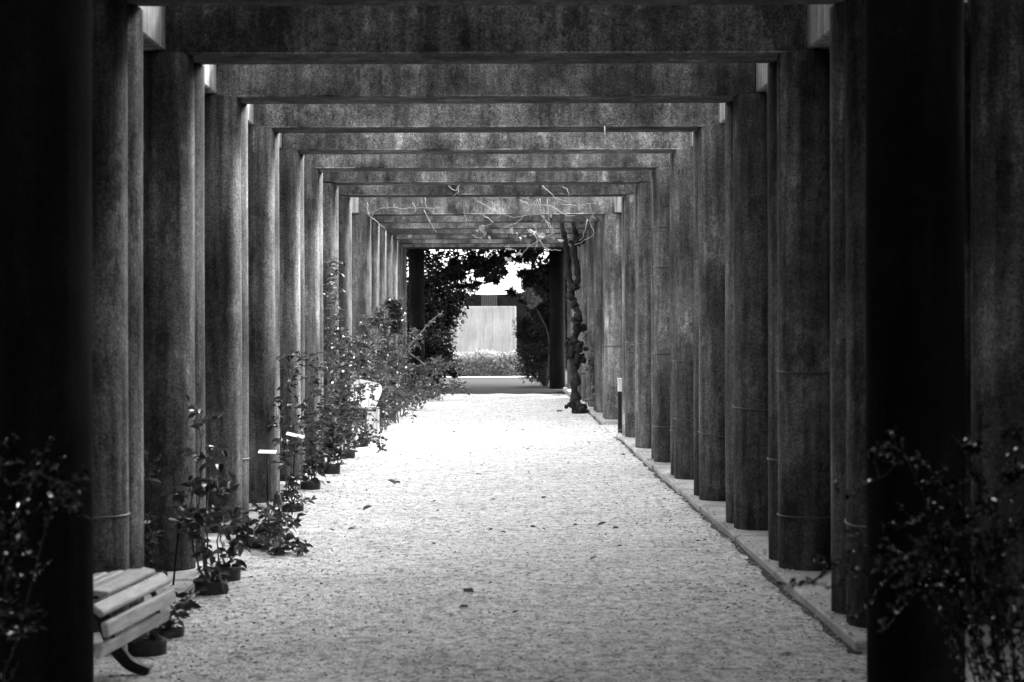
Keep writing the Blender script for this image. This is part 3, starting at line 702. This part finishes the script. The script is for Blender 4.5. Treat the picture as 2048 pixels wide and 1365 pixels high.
# pale wall block, hedge, low building
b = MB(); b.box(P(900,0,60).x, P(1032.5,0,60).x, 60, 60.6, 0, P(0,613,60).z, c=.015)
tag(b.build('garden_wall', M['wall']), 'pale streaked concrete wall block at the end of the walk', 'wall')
def hedge(name, label, x0, x1, y0, y1, h, seed, n, L, leafm, cat='hedge'):
    root = empty(name, ((x0+x1)/2, (y0+y1)/2, 0), label, cat); rg = random.Random(seed); ox, oy = (x0+x1)/2, (y0+y1)/2
    b = MB(); lf = MB()
    for k in range(max(8, int((x1-x0)*(y1-y0)*3))):
        x = rg.uniform(x0, x1)-ox; y = rg.uniform(y0, y1)-oy
        b.tube([(x, y, 0), (x+rg.uniform(-.1,.1), y, h*.9)], .01, 4)
    for k in range(n):
        z = h*(1-rg.random()**1.6)*(1+.12*math.sin(k*.013))+rg.uniform(-.03, .05)
        x = rg.uniform(x0, x1)-ox; y = rg.uniform(y0, y1)-oy
        hh = h*(1+.1*math.sin(x*5+1)+.08*math.sin(x*11+y*3)); z = min(z, hh)
        l = L*rg.uniform(.6, 1.4); lf.leaf(Vector((x, y, max(z, .03))), rdir(rg, .4), rdir(rg, .7), l, l*.6)
    b.build('stem', M['stem'], root); lf.build('foliage', M[leafm], root); return root
hedge('hedge', 'low bright leafed hedge at the foot of the pale wall', -1.75, 1.3, 55.0, 57.2, .62, 91, 15000, .075, 'hedge')
# ribbed building and dark parapet behind the wall
bd = empty('building', (0, 75, 0), 'low dark building with curved roofline and ribbed panel behind the wall', 'building')
b = MB(); n = 24; vs = []; x0, x1 = -9, 9
for i in range(n+1):
    x = x0+(x1-x0)*i/n; zt = P(0, 590, 75).z+.05*(x-.1)**2*.9
    for (yy, z) in ((75,0),(75,zt),(77,zt),(77,0)): vs.append((x, yy-75, z))
fs = []
for i in range(n):
    for k in range(3): fs.append((i*4+k, i*4+k+1, i*4+5+k, i*4+4+k))
fs += [(3,2,1,0), tuple(n*4+k for k in range(4))]
b.add(vs, fs); b.build('wall', M['render'], bd)
for k in range(9):
    x = P(963+3.6*k, 0, 75).x; b = MB(); b.box(x, x+.045, -.07, -.003, 1.6, P(0,591,75).z, c=.005); b.build('rib', M['rib'], bd)
# unseen hedges added outside the colonnade to block sky and low sun
for i, (x, hw, ya, yb, h, lab) in enumerate(((-3.95, .6, 6.0, 20, 4.3, 'tall dense light-blocking hedge added close outside the left colonnade near the bench'),
                                  (4.15, .6, 6.0, 22, 4.3, 'tall dense light-blocking hedge added close outside the right colonnade near the entrance'),
                                  (4.9, .6, 22.5, 42, 5.3, 'long tall light-blocking hedge added farther along outside the right colonnade'))):
    root = hedge('blocking_hedge', lab, x-hw, x+hw, ya, yb, h, 95+i, 16000, .2, 'leafdark')
    L2 = (yb-ya)/2; b = MB(); b.box(-hw*.6, hw*.6, -L2*.97, L2*.97, .02, h*.86); b.build('opaque_core', M['bark'], root)  # solid box inside the added hedge stops light passing through
def canopy(name, label, x0, x1, y0, y1, z0, z1, n, L, seed, thin=0.0):
    root = empty(name, (0, (y0+y1)/2, z0), label, 'vine'); rg = random.Random(seed); st = MB(); lf = MB(); cy = (y0+y1)/2
    for k in range(60):
        x = rg.uniform(x0, x1); a = rg.uniform(y0, y1); q = Vector((x, a-cy, .1))
        pts = [q]
        for m in range(6):
            q = q+Vector((rg.uniform(-.5,.5), rg.uniform(-.5,.5), rg.uniform(-.04,.05))); q.z = max(.03, q.z); q.y = min(max(q.y, y0-cy), y1-cy); pts.append(q)
        st.tube(pts, .012, 4)
    while len(lf.f) < 2*n:
        x = rg.uniform(x0, x1); y = rg.uniform(y0, y1)
        if rg.random() < thin*((y-y0)/(y1-y0)): continue
        l = L*rg.uniform(.6, 1.4); lf.leaf(Vector((x, y-cy, rg.uniform(0, z1-z0))), rdir(rg, -.1), rdir(rg, 1.2), l, l*.8)
    st.build('stem', M['stem'], root); lf.build('leaves', M['leafdark'], root); return root
canopy('shade_canopy', 'dense dark leaf layer added above the nearest beams to block light', -3.6, 3.6, 5.95, 9.5, HB+BH+.34, HB+BH+.75, 7600, .17, 131, .5)  # unseen leaf layer added to darken the near bays
canopy('shade_canopy', 'thinner leaf layer added over the second and third beams to block light', -3.6, 3.6, 9.5, 14.0, HB+BH+.06, HB+BH+.5, 2800, .17, 133, .8)  # sparser unseen layer added to dim the next bays
canopy('tree_canopy', 'dark leafy boughs shading the end of the walk beyond the far gateway', -6, 6, 42.0, 53.2, 4.05, 5.0, 15000, .25, 132, 0)

# ------------------------------------------------------------ fallen leaves and litter on the gravel
known = [(735,1025,20),(912,1066,12),(1065,1056,12),(1203,1053,18),(1228,1058,14),(940,1189,28),(855,1259,8),(1238,1095,10),(1186,1125,16),(665,1066,8),(700,1063,14),(870,1005,10),(986,1001,8),(1087,999,12),(846,1044,6),(1148,1052,10),(979,1060,10),(1005,1066,12),(1086,1060,7),(866,1091,8),(812,1117,7),(763,1118,6),(677,1127,6),(1030,1232,14),(925,1219,20),(642,1171,6),(500,1155,10),(1275,1051,8),(1340,1046,8),(1395,1088,10),(1409,1087,8),(1477,1220,8),(1290,1305,7),(1395,910,8),(1404,1198,7),(980,1173,8),(1120,825,14),(1045,864,6),(908,866,7),(830,893,5),(1013,865,5),(1055,900,6),(1245,912,8),(792,968,14),(780,970,20),(1070,900,5),(1175,890,8)]
rg = random.Random(17)
for (x, y, wpx) in known:
    D = gD(y); p = P(x, y, D); l = max(wpx*D/F, .02)*1.1; b = MB()
    b.leaf(Vector((-l/2, 0, .006)), Vector((1, rg.uniform(-.5,.5), .1+rg.random()*.25)), UP, l, l*.55, rg.uniform(.2,.5), -.1 if rg.random() < .5 else .2)
    o = b.build('fallen_leaf', M['dry'], None, (p.x, D, gz(p.x, D)+.004)); o.rotation_euler = (0, 0, rg.uniform(-.6, .6)+(math.pi if rg.random() < .5 else 0))
    special = {(940,1189):'long curled dry leaf, the nearest large one in the middle foreground gravel', (1065,1056):'dark leaf standing on edge in the middle of the gravel walk', (912,1066):'roundish pebble like dry leaf left of the upright dark leaf',
        (735,1025):'curled dry leaf alone on the left part of the gravel past the low branch', (1203,1053):'larger flat dry leaf of the close pair right of the upright leaf', (1228,1058):'smaller dry leaf of the close pair right of the upright leaf',
        (792,968):'twig like dry leaf near the black pots on the left', (1120,825):'dark dry leaf lying left of the gnarled vine trunk', (1186,1125):'thin dry leaf on the right side of the gravel below the pair', (1030,1232):'thin dark dry leaf right of the large curled foreground leaf'}
    tag(o, special.get((x, y), 'small dry fallen leaf crumb lying on the pale gravel'), 'leaf', 'dry leaves scattered on the gravel')
b = MB()
for k in range(3600):
    y = 7.5+36*rg.random()**1.3; x = rg.uniform(-1.75, 1.75); e = rg.random()
    if e < .55: x = (-1 if rg.random() < .6 else 1)*(1.78-abs(rg.gauss(0, .35)))
    l = rg.uniform(.008, .028); b.leaf(Vector((x, y, gz(x, y)+.005)), Vector((rg.gauss(0,1), rg.gauss(0,1), .15)), (UP+rdir(rg,0)*.4).normalized(), l, l*rg.uniform(.25,.7))
tag(b.build('leaf_litter', M['dry']), 'fine dark leaf litter and crumbs strewn over the gravel', 'leaf litter', kind='stuff')

rg = random.Random(23); b = MB()
for k in range(5200):
    if k < 3400: y = 8.1+9*rg.random()**1.4; x = rg.uniform(-1.75, 1.75); r = rg.uniform(.003, .008)
    else:
        y = 9.2+22*rg.random()**1.2; sd_ = 1 if rg.random() < .7 else -1; x = sd_*(1.77+rg.gauss(0, .05)); r = rg.uniform(.004, .009)
    z = (.054 if abs(x) > 1.775 and y > 9.06 else gz(x, y)+.001)
    vs = []; a0 = rg.uniform(0, 6.28)
    for (q, zz) in ((1, 0), (.75, .8)):
        for m in range(5):
            th = a0+m*1.2566; vs.append((x+r*q*math.cos(th)*rg.uniform(.8,1.3), y+r*q*math.sin(th)*rg.uniform(.8,1.3), z+zz*r*.8))
    b.add(vs, [(m, (m+1) % 5, 5+(m+1) % 5, 5+m) for m in range(5)]+[(5,6,7,8,9)])
tag(b.build('gravel_stones', M['stone']), 'loose pale gravel stones scattered over the walk and along the ledge', 'gravel', kind='stuff')
# thin dark strip where the gravel meets the ledge
for (ya, yb) in ((9.0, FD(8)+.95), (FD(10)-.35, 40.5)):
    b = MB(); n = int((yb-ya)*12); vs = []
    for i in range(n+1):
        y = ya+(yb-ya)*i/n; vs += [(1.735+.012*math.sin(y*9)+rg.uniform(-.012,.012)-.004*math.sin(y*31), y, gz(1.74, y)+.004), (1.80, y, gz(1.78, y)+.004)]
    b.add(vs, [(2*i, 2*i+1, 2*i+3, 2*i+2) for i in range(n)]); tag(b.build('ground', M['soil']), kind='structure')
